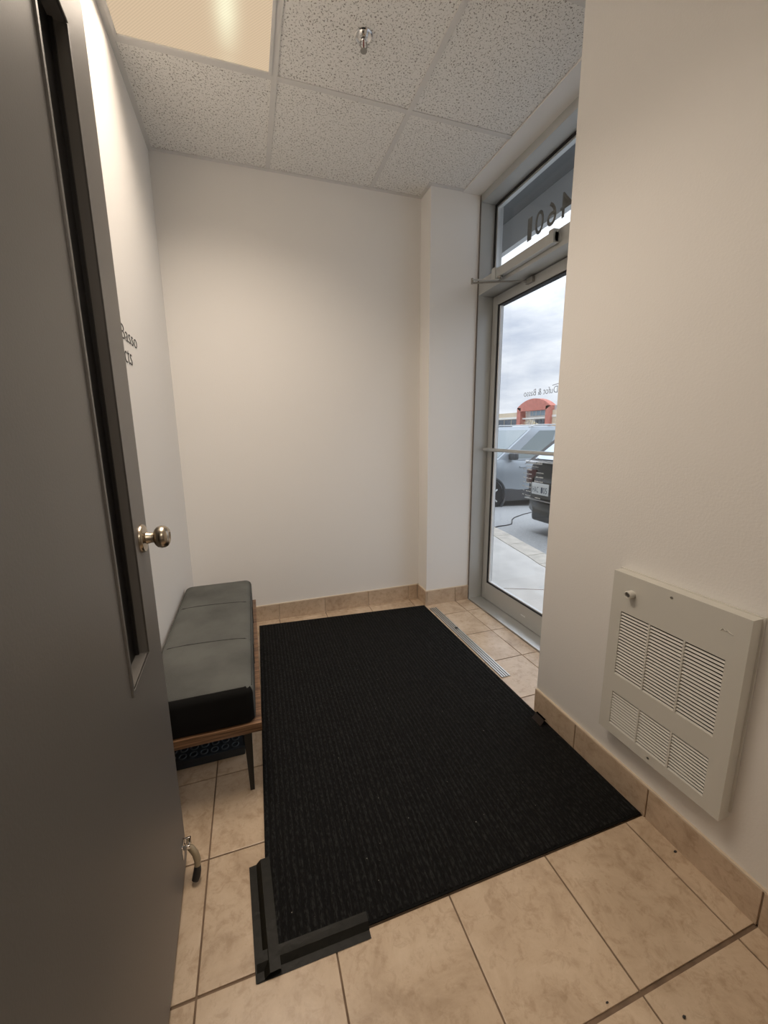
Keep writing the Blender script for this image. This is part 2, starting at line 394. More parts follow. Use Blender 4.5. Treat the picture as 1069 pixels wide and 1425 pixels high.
o = BX('trim_1', [((1.375, YR, ZC-.004), (XW, YP, ZC+.03)), ((1.375, .13, ZC+.0), (XW, YR, ZC+.03))], M['trimwhite']); tag(o, 'white soffit strip along the top of the glass entrance', 'trim', kind='structure')

# ---- tile skirting
def skirt(name, label, pieces, axis_):
    root = empty(name); tag(root, label, 'baseboard', kind='structure')
    for a, b in pieces:
        bm = bmesh.new(); box(bm, a, b, .0015); obj('baseboard_tile', bm, M['btile'], root, loc=[(p+q)/2 for p, q in zip(a, b)])
    return root
def pieces_y(x0, x1, cuts, h_=.108): return [((x0, a+.002, .0), (x1, b-.002, h_)) for a, b in zip(cuts, cuts[1:])]
r = skirt('baseboard_right', 'beige tile skirting along the right wall under the heater', pieces_y(XR-.010, XR, [.13, .146, .444, .741, 1.037, YR+.001]), 1)
BX('grout_bead', [((XR-.009, .13, .107), (XR, YR, .112)), ((XR-.004, .13, 0), (XR, YR, .108))], M['bead'], r)
r = skirt('baseboard_back', 'beige tile skirting along the back wall', [((a+.002, YB-.010, 0), (b-.002, YB, .108)) for a, b in zip([XL+.012, -.195, .122, .437, .758, 1.072, XR-.012], [-.195, .122, .437, .758, 1.072, XR-.012])], 0)
BX('grout_bead', [((XL, YB-.009, .107), (XR, YB, .112)), ((XL, YB-.004, 0), (XR, YB, .108))], M['bead'], r)
r = skirt('baseboard_corner', 'beige tile skirting wrapping the boxed out corner', [((XR-.010, YP-.010, 0), (XR, YB-.012, .108)), ((XR+.002, YP-.010, 0), (1.387, YP, .108)), ((1.391, YP-.010, 0), (1.497, YP, .108))], 0)
BX('grout_bead', [((XR-.009, YP-.009, .107), (1.497, YP, .112)), ((XR-.009, YP, .107), (XR, YB, .112)), ((XR, YP-.004, 0), (1.497, YP, .108))], M['bead'], r)
r = skirt('baseboard_left', 'beige tile skirting along the left wall behind the bench', pieces_y(XL, XL+.010, [.13, .44, .745, 1.05, 1.352, 1.65, 1.95, 2.25, YB]), 1)
BX('grout_bead', [((XL, .13, .107), (XL+.009, YB, .112))], M['bead'], r)

# ---- entrance frame
YJ = 2.398; YE = 1.335
fr = empty('trim_2', (XW, 1.86, 0)); tag(fr, 'grey aluminium frame around the glass entrance door', 'door frame', kind='structure')
def P(name, boxes, m, parent, bev=0.):
    L = Vector(parent.location) if parent is not None else Vector((0, 0, 0))
    return BX(name, [(tuple(Vector(a)-L), tuple(Vector(b)-L)) for a, b in boxes], m, parent, bev)
P('jamb', [((XW, YJ, .0), (1.665, 2.450, ZC))], M['alu'], fr, .002)
P('jamb', [((XW, YR+.001, .0), (1.665, YE, ZC))], M['alu'], fr, .002)
P('header', [((XW, YE, 2.118), (1.665, YJ, 2.205))], M['alu'], fr, .002)
P('head_rail', [((XW, YE, 2.660), (1.665, YJ, ZC))], M['alu'], fr, .002)
P('threshold', [((XW, YE, -.006), (1.70, YJ, .009))], M['alud'], fr, .002)
P('door_stop', [((1.658, YJ-.012, .009), (1.672, YJ, 2.118)), ((1.658, YE, .009), (1.672, YE+.012, 2.118)), ((1.658, YE, 2.106), (1.672, YJ, 2.118))], M['gasket'], fr)
P('sealant_line', [((XW-.002, 2.400, .0), (XW+.001, 2.4135, ZC-.005)), ], M['sealant'], fr)

win = empty('window_1', (1.62, 1.86, 2.43)); tag(win, 'transom window above the glass door bearing the street number', 'window', kind='structure')
P('window_frame', [((1.602, YJ-.014, 2.205), (1.632, YJ, 2.66)), ((1.602, YE, 2.205), (1.632, YE+.014, 2.66)), ((1.602, YE, 2.646), (1.632, YJ, 2.66)), ((1.602, YE, 2.205), (1.632, YJ, 2.213))], M['gasket'], win)
P('glazing_bead', [((1.606, YJ-.026, 2.213), (1.628, YJ-.014, 2.648)), ((1.606, YE+.014, 2.213), (1.628, YE+.026, 2.648)), ((1.606, YE+.014, 2.634), (1.628, YJ-.014, 2.646))], M['alud'], win)
P('pane', [((1.616, YE+.016, 2.208), (1.622, YJ-.016, 2.654))], M['glass'], win)
n_ = empty('tmp')
def reloc(o, parent):
    o.parent = parent; o.matrix_parent_inverse = Matrix.Identity(4)
    bm = bmesh.new(); bm.from_mesh(o.data); bmesh.ops.translate(bm, verts=bm.verts[:], vec=-Vector(parent.location)); bm.to_mesh(o.data); bm.free()
    return o
bpy.data.objects.remove(n_)
for ch, a, b, zz in (('4', 1.765, 1.846, 2.335), ('6', 1.872, 1.940, 2.33), ('0', 1.966, 2.034, 2.325), ('1', 2.060, 2.097, 2.325)):
    t = reloc(text_obj('numeral', ch, M['vinyl'], 1.6225, a, b, 2.322, 2.442, thick=.0 if ch == '1' else .006), win); t['label'] = 'taupe vinyl numeral %s, reversed from inside' % ch

# ---- glass entrance door
gd = empty('door_1', (XD, 1.86, 0)); tag(gd, 'aluminium framed glass entrance door showing the car park', 'door', kind='structure')
y0, y1 = YE+.004, YJ-.005; XI, XO = XD, XD+.045; sw = .052
P('stile', [((XI, y1-sw, .012), (XO, y1, 2.112))], M['alu'], gd, .0015)
P('stile', [((XI, y0, .012), (XO, y0+sw, 2.112))], M['alu'], gd, .0015)
P('bottom_rail', [((XI, y0+sw, .012), (XO, y1-sw, .140))], M['alu'], gd, .0015)
P('top_rail', [((XI, y0+sw, 2.055), (XO, y1-sw, 2.112))], M['alu'], gd, .0015)
ga, gb, gz0, gz1 = y0+sw, y1-sw, .140, 2.055
P('gasket', [((XI+.004, gb-.009, gz0), (XO-.004, gb, gz1)), ((XI+.004, ga, gz0), (XO-.004, ga+.009, gz1)), ((XI+.004, ga, gz0), (XO-.004, gb, gz0+.009)), ((XI+.004, ga, gz1-.009), (XO-.004, gb, gz1))], M['gasket'], gd)
P('glazing_bead', [((XI+.012, gb-.018, gz0+.009), (XO-.012, gb-.009, gz1-.009)), ((XI+.012, ga+.009, gz0+.009), (XO-.012, ga+.018, gz1-.009)), ((XI+.012, ga+.009, gz0+.009), (XO-.012, gb-.009, gz0+.014))], M['whitevinyl'], gd)
P('pane', [((XI+.019, ga+.004, gz0+.004), (XI+.025, gb-.004, gz1-.004))], M['glass'], gd)
bm = bmesh.new(); cyl(bm, (1.565-XD, y1-.03-1.86, 1.12), (1.565-XD, y0+.03-1.86, 1.12), .011, n=16)
for yy in (y1-.026, y0+.026): cyl(bm, (1.565-XD, yy-1.86, 1.12), (0, yy-1.86, 1.12), .010, n=14)
obj('push_bar', bm, M['alud'], gd, True)
P('maker_plate', [((XI-.001, 1.905, .068), (XI, 1.945, .075))], M['whitevinyl'], gd)
xs_ = XI+.0255
t = reloc(text_obj('name_decal', 'Dufot & Basso', M['greyvinyl'], xs_, 1.790, 2.066, 1.450, 1.487, thick=-.012), gd); t['label'] = 'thin grey name lettering, reversed from inside'
bm = bmesh.new(); tube(bm, [Vector(p)-gd.location for p in ((xs_, 1.83, 1.492), (xs_, 1.79, 1.497), (xs_, 1.755, 1.49), (xs_, 1.73, 1.47), (xs_, 1.715, 1.44))], .0016, 6); t = obj('swoosh_decal', bm, M['greyvinyl'], gd)
bm = bmesh.new()   # opening hours in white print too small to read: rows of strokes
rng = random.Random(3)
def strokes(ya, yb, z, hgt=.0075):
    y = ya
    while y < yb - .004:
        w = rng.uniform(.004, .009); hh = hgt * rng.uniform(.6, 1)
        box(bm, (xs_-XD, y-1.86, z), (xs_-XD+.0004, min(y+w, yb)-1.86, z+hh)); y += w + rng.uniform(.0012, .003)
for k in range(7):
    z = 1.006 - k*.0265
    strokes(1.955, 2.002, z); strokes(2.012, 2.032, z+.002)
for k in range(4): strokes(1.855, 1.915 + (.012 if k == 2 else 0), .994 - k*.0265)
strokes(1.868, 1.915, .842); strokes(1.87, 2.01, 1.046, .014); strokes(1.90, 2.01, 1.028, .005)
t = obj('hours_decal', bm, M['whitevinyl'], gd); t['label'] = 'small white rows of opening hours print'
bm = bmesh.new()
for pts in (((xs_, 2.02, 1.04), (xs_, 1.95, 1.082), (xs_, 1.92, 1.088), (xs_, 1.89, 1.078), (xs_, 1.82, 1.064), (xs_, 1.72, 1.066)),):
    tube(bm, [Vector(p)-gd.location for p in pts], .0013, 6)
obj('roofline_decal', bm, M['greyvinyl'], gd)

# ---- grey inner door, swung open along the left wall
dr = empty('door_2', (-.2590, 1.0773, 0), math.radians(2.062)); tag(dr, 'grey painted inner door standing open with a narrow glazed slot', 'door', kind='structure')
LA, LB, LZ0, LZ1, TH = -.288, -.130, .754, 1.965, .044
DW, DZ0, DZ1 = -.905, .02, 2.10
def leaf():
    """slab with a rectangular hole, one continuous mesh"""
    bm = bmesh.new(); out = []
    for x in (0, -TH):
        O_ = [bm.verts.new((x, y, z)) for y, z in ((DW, DZ0), (0, DZ0), (0, DZ1), (DW, DZ1))]
        I_ = [bm.verts.new((x, y, z)) for y, z in ((LA, LZ0), (LB, LZ0), (LB, LZ1), (LA, LZ1))]
        for i in range(4): bm.faces.new((O_[i], O_[(i+1) % 4], I_[(i+1) % 4], I_[i]))
        out.append((O_, I_))
    for k in (0, 1):
        A, B = out[0][k], out[1][k]
        for i in range(4): bm.faces.new((A[i], A[(i+1) % 4], B[(i+1) % 4], B[i]))
    return bm
obj('door_leaf', leaf(), M['doorgrey'], dr)
w = .009
BX('window_frame', [((-.003, LA-w, LZ0-w*.4), (.004, LA, LZ1+w)), ((-.003, LB, LZ0), (.0012, LB+.004, LZ1)), ((-.003, LA, LZ1), (.003, LB, LZ1+w)), ((-.003, LA, LZ0-.004), (.0012, LB, LZ0))], M['doorgrey'], dr, .001)
BX('glass', [((-.030, LA, LZ0), (-.026, LB, LZ1))], M['darkglass'], dr)
BX('glazing_stop', [((-.026, LB-.006, LZ0), (-.019, LB, LZ1)), ((-.026, LA, LZ0), (-.019, LA+.006, LZ1))], M['rubber'], dr)
bm = bmesh.new(); lathe(bm, (0, -.064, 1.010), (1, 0, 0), [(0, .034), (.004, .034), (.008, .031), (.009, .022), (.011, .0145), (.020, .0125), (.026, .0125), (.029, .019), (.034, .0245), (.042, .0272), (.050, .0262), (.056, .0225), (.060, .0165), (.0605, .011), (.0585, .010), (.0585, 0)])
kn = obj('door_knob', bm, M['nickel'], dr, True); kn['label'] = 'round antique nickel knob on a disc rose'
BX('keyhole', [((.0586, -.066, 1.002), (.0592, -.062, 1.018))], M['rubber'], kn)
# kick-down holder near the foot of the door
bm = bmesh.new(); box(bm, (0, -.062, .072), (.003, -.030, .112), .0008); box(bm, (.003, -.060, .100), (.022, -.056, .112), .0008); box(bm, (.003, -.036, .092), (.022, -.032, .112), .0008); box(bm, (.018, -.060, .104), (.022, -.032, .112), .0008)
hd = obj('holder_bracket', bm, M['chrome'], dr, True)
bm = bmesh.new(); tube(bm, [(.012, -.046, .098), (.022, -.050, .090), (.032, -.055, .074), (.037, -.062, .056), (.036, -.068, .042)], [.0065, .0085, .009, .009, .0085], 10); obj('holder_arm', bm, M['beigeplastic'], hd, True)
bm = bmesh.new(); tube(bm, [(.036, -.067, .044), (.035, -.071, .032), (.032, -.076, .020), (.028, -.080, .012)], [.009, .0105, .011, .0095], 12); obj('holder_foot', bm, M['rubber'], hd, True)

# ================================================================== THINGS INSIDE
# ---- ceiling lamp 2x4 ft
lt = empty('ceiling_light', (-.0925, 1.3365, ZC)); tag(lt, 'recessed fluorescent ceiling light with a cream prismatic lens', 'light')
lx0, lx1, ly0, ly1 = XL+.021, .208-h, .7265+h, 1.9465-h
a, b, c, d = lx0+.0925, lx1+.0925, ly0-1.3365, ly1-1.3365
fw = .013
BX('frame', [((a, c, -.004), (a+fw, d, .006)), ((b-fw, c, -.004), (b, d, .006)), ((a+fw, c, -.004), (b-fw, c+fw, .006)), ((a+fw, d-fw, -.004), (b-fw, d, .006))], M['tbar'], lt, .001)
BX('diffuser', [((a+fw, c+fw, .000), (b-fw, d-fw, .003))], M['lens'], lt)
ld = bpy.data.lights.new('lamp_tubes', 'AREA'); ld.shape = 'RECTANGLE'; ld.size = .54; ld.size_y = 1.14; ld.spread = math.radians(135); ld.energy = VESTIBULE_LAMP_W; ld.color = (1, .85, .70)
lo = bpy.data.objects.new('lamp_tubes', ld); COL.objects.link(lo); lo.parent = lt; lo.location = (0, 0, -.006)
# fill light added behind the viewer to brighten the vestibule, itself unseen
lt2 = empty('office_fill_light', (.3, -1.5, 2.70)); tag(lt2, 'unseen fill light panel added on the office ceiling behind the viewer', 'light')
BX('frame', [((-.31, -.62, -.012), (-.29, .62, .01)), ((.29, -.62, -.012), (.31, .62, .01)), ((-.29, -.62, -.012), (.29, -.60, .01)), ((-.29, .60, -.012), (.29, .62, .01))], M['tbar'], lt2)
BX('diffuser', [((-.29, -.60, -.004), (.29, .60, .0))], emis('office fill panel glow', (1, .85, .68), 3.0), lt2)
ld = bpy.data.lights.new('office_fill_lamp', 'AREA'); ld.shape = 'RECTANGLE'; ld.size = .56; ld.size_y = 1.16; ld.energy = OFFICE_FILL_W; ld.color = (1, .88, .76)
lo = bpy.data.objects.new('office_fill_lamp', ld); COL.objects.link(lo); lo.parent = lt2; lo.location = (0, 0, -.014)

# ---- sprinkler
s = empty('fire_sprinkler', (.516, 1.672, ZC+.004)); tag(s, 'chrome fire sprinkler head in the middle of a ceiling board', 'sprinkler')
bm = bmesh.new(); lathe(bm, (0, 0, 0), (0, 0, -1), [(0, .034), (.003, .034), (.005, .030), (.004, .026), (.003, .024), (.003, .012)]); obj('escutcheon', bm, M['chrome'], s, True)
bm = bmesh.new(); lathe(bm, (0, 0, -.003), (0, 0, -1), [(0, .017), (.012, .016), (.014, .0095), (.018, .0095)]); obj('cup', bm, M['chrome'], s, True)
bm = bmesh.new()
for sg in (-1, 1): tube(bm, [(sg*.008, 0, -.018), (sg*.0135, 0, -.026), (sg*.0125, 0, -.036), (sg*.004, 0, -.046)], .0022, 8)
obj('yoke', bm, M['steel'], s, True)
bm = bmesh.new(); cyl(bm, (0, 0, -.018), (0, 0, -.044), .0024, n=10); obj('bulb', bm, mat('red glass bulb', (.25, .03, .02), .2), s, True)
bm = bmesh.new(); lathe(bm, (0, 0, -.046), (0, 0, -1), [(0, .004), (.002, .013), (.0035, .013), (.004, .0)], 20); obj('deflector', bm, M['steel'], s, True)

# ---- lettering on the left wall
t = empty('wall_lettering', (XL, 1.73, 1.57)); tag(t, 'thin dark wall lettering showing beside the grey door edge', 'lettering')
reloc(text_obj('word', 'Basso', M['ink'], XL+.0002, 1.622, 1.822, 1.584, 1.634, thick=-.014, depth=.0012), t)
reloc(text_obj('word', 'ects', M['ink'], XL+.0002, 1.590, 1.722, 1.506, 1.552, thick=-.014, depth=.0012), t)

# ---- door closer on the header
cl = empty('door_closer', (1.47, 1.95, 2.16)); tag(cl, 'grey overhead door closer with jointed arm on the door header', 'door closer')
P('closer_body', [((1.468, 1.70, 2.140), (XW, 2.19, 2.192))], M['alu'], cl, .006)
P('end_cap', [((1.462, 2.165, 2.136), (XW-.001, 2.205, 2.203))], M['alud'], cl, .006)
P('end_cap', [((1.464, 1.70, 2.138), (XW-.001, 1.735, 2.202))], M['alu'], cl, .006)
Lc = cl.location
bm = bmesh.new(); lathe(bm, Vector((1.474, 2.13, 2.138))-Lc, (0, 0, -1), [(0, .016), (.010, .016), (.012, .011), (.020, .011), (.022, .007)]); obj('spindle', bm, M['steel'], cl, True)
bm = bmesh.new(); pts = [(1.474, 2.13, 2.120), (1.43, 2.155, 2.122), (1.375, 2.18, 2.126), (1.326, 2.192, 2.126)]
for p, q in zip(pts, pts[1:]):
    p_, q_ = Vector(p)-Lc, Vector(q)-Lc; dd = (q_-p_).normalized(); s2 = Vector((-dd.y, dd.x, 0))*.008
    vs = [bm.verts.new(v+Vector((0, 0, zz))) for zz in (-.003, .003) for v in (p_-s2, p_+s2, q_+s2, q_-s2)]
    for f in ((0,1,2,3), (7,6,5,4), (0,4,5,1), (1,5,6,2), (2,6,7,3), (3,7,4,0)): bm.faces.new([vs[i] for i in f])
obj('main_arm', bm, M['alud'], cl)
bm = bmesh.new(); cyl(bm, Vector((1.326, 2.192, 2.104))-Lc, Vector((1.326, 2.192, 2.134))-Lc, .007, n=16); obj('elbow', bm, M['steel'], cl, True)
bm = bmesh.new(); tube(bm, [Vector(p)-Lc for p in ((1.326, 2.192, 2.108), (1.46, 2.12, 2.104), (1.60, 2.035, 2.092))], .0048, 10); obj('forearm', bm, M['steel'], cl, True)
P('shoe', [((1.590, 1.995, 2.076), (1.610, 2.050, 2.106))], M['steel'], cl, .002)

# ---- wall heater
ht = empty('wall_heater', (XR, .727, .22)); tag(ht, 'off white louvred electric wall heater above the right skirting', 'heater')
HX, hy0, hy1, hz0, hz1 = 1.118, .541, .914, .222, .795
cols_ = [(.784, .876), (.684, .779), (.583, .679)]; rowz = [(.443, .667), (.256, .377)]
pl = HX+.003
def cover():
    """pressed cover: a front plate with six openings and turned-back sides"""
    bm = bmesh.new(); ycuts = sorted([hy0, hy1] + [v for c in cols_ for v in c]); zcuts = sorted([hz0, hz1] + [v for c in rowz for v in c])
    V = {}
    def v(x, y, z):
        k = (round(x, 5), round(y, 5), round(z, 5))
        if k not in V: V[k] = bm.verts.new((x-XR, y-.727, z-.22))
        return V[k]
    for i in range(len(ycuts)-1):
        for j in range(len(zcuts)-1):
            a, b, c, d = ycuts[i], ycuts[i+1], zcuts[j], zcuts[j+1]
            hole = any(abs(a-p[0]) < 1e-6 for p in cols_) and any(abs(c-p[0]) < 1e-6 for p in rowz)
            if hole:
                for (p, q) in (((a, c), (b, c)), ((b, c), (b, d)), ((b, d), (a, d)), ((a, d), (a, c))):
                    bm.faces.new((v(HX, *p), v(HX, *q), v(HX+.006, *q), v(HX+.006, *p)))
            else: bm.faces.new((v(HX, a, c), v(HX, b, c), v(HX, b, d), v(HX, a, d)))
    e = .0
    for i in range(len(ycuts)-1):
        a, b = ycuts[i], ycuts[i+1]
        for z in (hz0, hz1): bm.faces.new((v(HX, a, z), v(HX, b, z), v(XR-.001, b, z), v(XR-.001, a, z)))
    for j in range(len(zcuts)-1):
        c, d = zcuts[j], zcuts[j+1]
        for y in (hy0, hy1): bm.faces.new((v(HX, y, c), v(HX, y, d), v(XR-.001, y, d), v(XR-.001, y, c)))
    return bm
obj('cover', cover(), M['enamel'], ht)
P('back_flange', [((XR-.006, hy0-.005, hz0+.02), (XR-.001, hy1+.005, hz1+.004))], M['enamel'], ht, .001)
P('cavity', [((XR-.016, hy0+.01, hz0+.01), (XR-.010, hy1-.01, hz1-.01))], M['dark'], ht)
for (a, b) in cols_:
    for (c, d), n in ((rowz[0], 21), (rowz[1], 12)):
        bm = bmesh.new(); pt = (d-c)/n
        for k in range(n):
            z = c + pt*(k+.5)
            # louvre: sheet sloping down and out
            vs = [bm.verts.new((x-XR, y-.727, zz-.22)) for x, zz in ((HX+.0004, z-pt*.44), (HX+.0018, z-pt*.48), (HX+.0056, z-pt*.02), (HX+.0042, z+pt*.03)) for y in (a, b)]
            for f in ((0,1,3,2), (2,3,5,4), (4,5,7,6), (6,7,1,0), (0,2,4,6), (1,7,5,3)): bm.faces.new([vs[i] for i in f])
        tag(obj('louvre_grille', bm, M['enamel'], ht), kind='stuff')
bm = bmesh.new(); lathe(bm, (HX-XR, .846-.727, .737-.22), (-1, 0, 0), [(0, .0125), (.019, .0115), (.021, .010), (.0205, .0085), (.014, .0080), (.014, 0)], 24); kb = obj('thermostat_stub', bm, M['enamel'], ht, True)
bm = bmesh.new(); lathe(bm, (HX-XR-.0142, .846-.727, .737-.22), (-1, 0, 0), [(0, .0078), (.004, .006), (.004, 0)], 18); obj('knob_core', bm, M['steel'], kb, True)
for yy, zz in ((.729, .775), (.735, .240)):
    bm = bmesh.new(); lathe(bm, (HX-XR, yy-.727, zz-.22), (-1, 0, 0), [(0, .004), (.0012, .0036), (.0016, 0)], 12); obj('screw', bm, M['steel'], ht, True)
bm = bmesh.new(); tube(bm, [(HX-XR-.0008, y-.727, z-.22) for y, z in ((.603, .741), (.598, .748), (.592, .743), (.588, .747), (.582, .742), (.575, .741))], .0014, 6); obj('emblem', bm, M['enamel'], ht, True)

# ---- floor mat
mt = empty('floor_mat', (.56, 1.6, 0)); tag(mt, 'large black ribbed entrance mat covering most of the tile floor', 'mat')
MC = [(-.042, .752), (1.146, .752), (1.138, 2.404), (-.014, 2.484)]
bm = bmesh.new(); prism(bm, [(x-.56, y-1.6) for x, y in MC], .0012, .006); obj('backing', bm, M['mat'], mt)
bm = bmesh.new(); n = 64
for k in range(n):
    u = (k+.5)/n
    A = Vector((MC[0][0]*(1-u)+MC[1][0]*u-.56, MC[0][1]*(1-u)+MC[1][1]*u-1.6+.006, 0)); B = Vector((MC[3][0]*(1-u)+MC[2][0]*u-.56, MC[3][1]*(1-u)+MC[2][1]*u-1.6-.006, 0))
    wd = .0066; nseg = 42; prev = None
    for sgm in range(nseg+1):
        c = A.lerp(B, sgm/nseg); hgt = .0092 + random.uniform(-.0008, .0008); j = random.uniform(-.0006, .0006)
        ring = [bm.verts.new((c.x+dx+j, c.y, z)) for dx, z in ((-wd, .0058), (-wd*.55, hgt-.0012), (0, hgt), (wd*.55, hgt-.0012), (wd, .0058))]
        if prev:
            for q in range(4): bm.faces.new((prev[q], prev[q+1], ring[q+1], ring[q]))
        prev = ring
tag(obj('ribbed_pile', bm, M['pile'], mt, True), kind='stuff')

# ---- tape strips holding the mat
def strip(name, label, A, B, wdt, z0, segs=14, grp=None, side=1, m='tape'):
    """tape from A to B; half of its width rides up on the mat"""
    A, B = Vector((*A, 0)), Vector((*B, 0)); d = (B-A).normalized(); nn = Vector((-d.y, d.x, 0))*side; c0 = (A+B)/2
    prof = [(0, .0006), (wdt*.34, .0010), (wdt*.46, .0075), (wdt*.56, .0135), (wdt*.78, .0128), (wdt, .0132)]
    bm = bmesh.new(); rows = []
    for i in range(segs+1):
        p = A.lerp(B, i/segs); rows.append([[bm.verts.new(p - c0 + nn*t + Vector((0, 0, z + z0 + th + (random.uniform(0, .0009) if z > .002 else 0)))) for t, z in prof] for th in (0, .0006)])
    for i in range(segs):
        for L_ in (0, 1):
            for k in range(len(prof)-1): bm.faces.new((rows[i][L_][k], rows[i+1][L_][k], rows[i+1][L_][k+1], rows[i][L_][k+1]))
        for k in (0, len(prof)-1): bm.faces.new((rows[i][0][k], rows[i+1][0][k], rows[i+1][1][k], rows[i][1][k]))
    for i in (0, segs):
        for k in range(len(prof)-1): bm.faces.new((rows[i][0][k], rows[i][0][k+1], rows[i][1][k+1], rows[i][1][k]))
    o = obj(name, bm, M[m], None, True); o.location = c0; tag(o, label, 'tape', grp); return o
strip('tape_strip', 'olive black tape along the mat edge, running towards the bench', (-.083, .992), (-.069, .731), .058, .0014, side=1, grp='tape strips holding the mat corner')
strip('tape_strip', 'crinkled olive black tape across the front left corner of the mat', (-.066, .7305), (.209, .7275), .050, .0002, side=1, grp='tape strips holding the mat corner')
bm = bmesh.new(); prof = [(1.098, .013), (1.112, .020), (1.122, .030), (1.132, .030), (1.142, .016)]
for y in (1.165, 1.218):
    for x, z in prof: bm.verts.new((x, y + (z-.012)*.3, z))
bm.verts.ensure_lookup_table()
for k in range(4): bm.faces.new([bm.verts[i] for i in (k, k+1, k+6, k+5)])
bmesh.ops.solidify(bm, geom=bm.faces[:], thickness=.0012)
o = obj('tape_scrap', bm, M['brown'], None, True, loc=(1.12, 1.19, .012)); tag(o, 'small curled dark brown tape scrap on the mat by the wall end', 'tape')

# ---- aluminium floor track
tr = empty('floor_track', (1.182, 1.94, 0)); tag(tr, 'ribbed aluminium strip on the tiles between mat and glass door', 'floor track')
BX('base', [((-.026, -.43, .0006), (.026, .41, .0022))], M['steel'], tr)
for k, x in enumerate((-.021, -.007, .007, .021)):
    bm = bmesh.new(); box(bm, (x-.0036, -.43, .0022), (x+.0036, .41, .0058), .0012); obj('slat', bm, M['alud'], tr, True)
bm = bmesh.new(); bmesh.ops.create_icosphere(bm, subdivisions=2, radius=.009)
for v in bm.verts: v.co = Vector((v.co.x*1.3, v.co.y*.8, v.co.z*.4)) * random.uniform(.85, 1.15)
o = obj('debris', bm, M['rubber'], None, True); o.location = (1.190, 2.03, .0095); tag(o, 'dark lump of dirt on the aluminium floor track', 'debris')
for (x, y), lb, rr in (((1.135, .635), 'dark crumb on the narrow tile beside the right skirting', .0042), ((.81, .39), 'dark crumb on the lower right front tile', .0036), ((.672, .458), 'tiny dark crumb on the wide front grout line', .0026), ((-.100, 1.440), 'tiny dark crumb on the tile under the bench', .003)):
    bm = bmesh.new(); bmesh.ops.create_icosphere(bm, subdivisions=1, radius=rr)
    for v in bm.verts: v.co = Vector((v.co.x*1.5, v.co.y*.8, v.co.z*.5)) * random.uniform(.8, 1.2)
    o = obj('debris', bm, M['rubber']); o.location = (x, y, rr*.5+.0003); tag(o, lb, 'debris', 'dark crumbs lying on the floor tiles')

# ---- bench
bn = empty('bench', (-.208, 1.745, 0)); tag(bn, 'low bench with charcoal cushion, walnut board and black metal legs', 'bench')
by0, by1 = 1.228-1.745, 2.275-1.745
BX('seat_board', [((-.183, by0, .250), (.186, by1, .282))], M['walnut'], bn, .0015)
def rsuper(bm, x0, x1, y0, y1, z0, z1, r, rc, n=6, ny=24):
    """cushion: rounded plan (rc), rounded top rim (r), slightly crowned"""
    rings = []; cx, cy = (x0+x1)/2, (y0+y1)/2
    def plan(ins):
        pts = []; a, b, c, d = x0+ins, x1-ins, y0+ins, y1-ins; q = max(rc-ins*.6, .004)
        for (ox, oy, t0) in ((b-q, d-q, 0), (a+q, d-q, PI/2), (a+q, c+q, PI), (b-q, c+q, 1.5*PI)):
            for i in range(n+1): t = t0 + PI/2*i/n; pts.append((ox+q*math.cos(t), oy+q*math.sin(t)))
        return pts
    levels = [(0.006, z0), (0, z0+.008), (0, z0+(z1-z0)*.4), (0, z1-r)] + [(r*(1-math.cos(t)), z1-r+r*math.sin(t)) for t in [PI/2*i/6 for i in range(1, 7)]] + [(r+.02, z1+.003), (r+.06, z1+.005), (r+.11, z1+.006)]
    for ins, z in levels: rings.append([bm.verts.new((x, y, z)) for x, y in plan(ins)])
    for A, B in zip(rings, rings[1:]):
        m_ = len(A)
        for i in range(m_): bm.faces.new((A[i], A[(i+1) % m_], B[(i+1) % m_], B[i]))
    bm.faces.new(rings[0][::-1]); bm.faces.new(rings[-1])
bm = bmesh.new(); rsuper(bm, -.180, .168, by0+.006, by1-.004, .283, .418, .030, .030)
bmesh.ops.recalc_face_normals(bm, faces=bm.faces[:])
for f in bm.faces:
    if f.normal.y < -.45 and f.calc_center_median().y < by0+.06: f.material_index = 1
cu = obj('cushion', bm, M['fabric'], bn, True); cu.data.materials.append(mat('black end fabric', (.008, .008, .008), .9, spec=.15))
for yy in (1.945, 1.575):
    y = yy-1.745
    pts = [(-.181, y+.010, .30), (-.181, y+.010, .385), (-.172, y+.010, .408), (-.150, y+.009, .419), (-.08, y+.006, .424), (.0, y+.002, .4245), (.09, y-.003, .423), (.138, y-.006, .419), (.160, y-.007, .408), (.169, y-.008, .385), (.169, y-.008, .30)]
    bm = bmesh.new(); tube(bm, pts, .0016, 6); obj('seam', bm, M['seam'], cu, True)
bm = bmesh.new(); tube(bm, [(.1615, by0+.035, .4065), (.1615, by1-.035, .4065)], .0018, 6); obj('piping', bm, M['seam'], cu, True)
for sx, sy in ((.138, 1.262), (.138, 2.235), (-.150, 1.262), (-.150, 2.235)):
    bm = bmesh.new(); y = sy-1.745; s_ = .013
    vs = [bm.verts.new(p) for p in ((sx-s_*.55, y-s_*.6, .0005), (sx+s_*.55, y-s_*.6, .0005), (sx+s_*.55, y+s_*.6, .0005), (sx-s_*.55, y+s_*.6, .0005), (sx-s_*1.1, y-s_, .25), (sx+s_, y-s_, .25), (sx+s_, y+s_, .25), (sx-s_*1.1, y+s_, .25))]
    for q in ((0,3,2,1),(4,5,6,7),(0,1,5,4),(1,2,6,5),(2,3,7,6),(3,0,4,7)): bm.faces.new([vs[i] for i in q])
    obj('leg', bm, M['blackmetal'], bn)
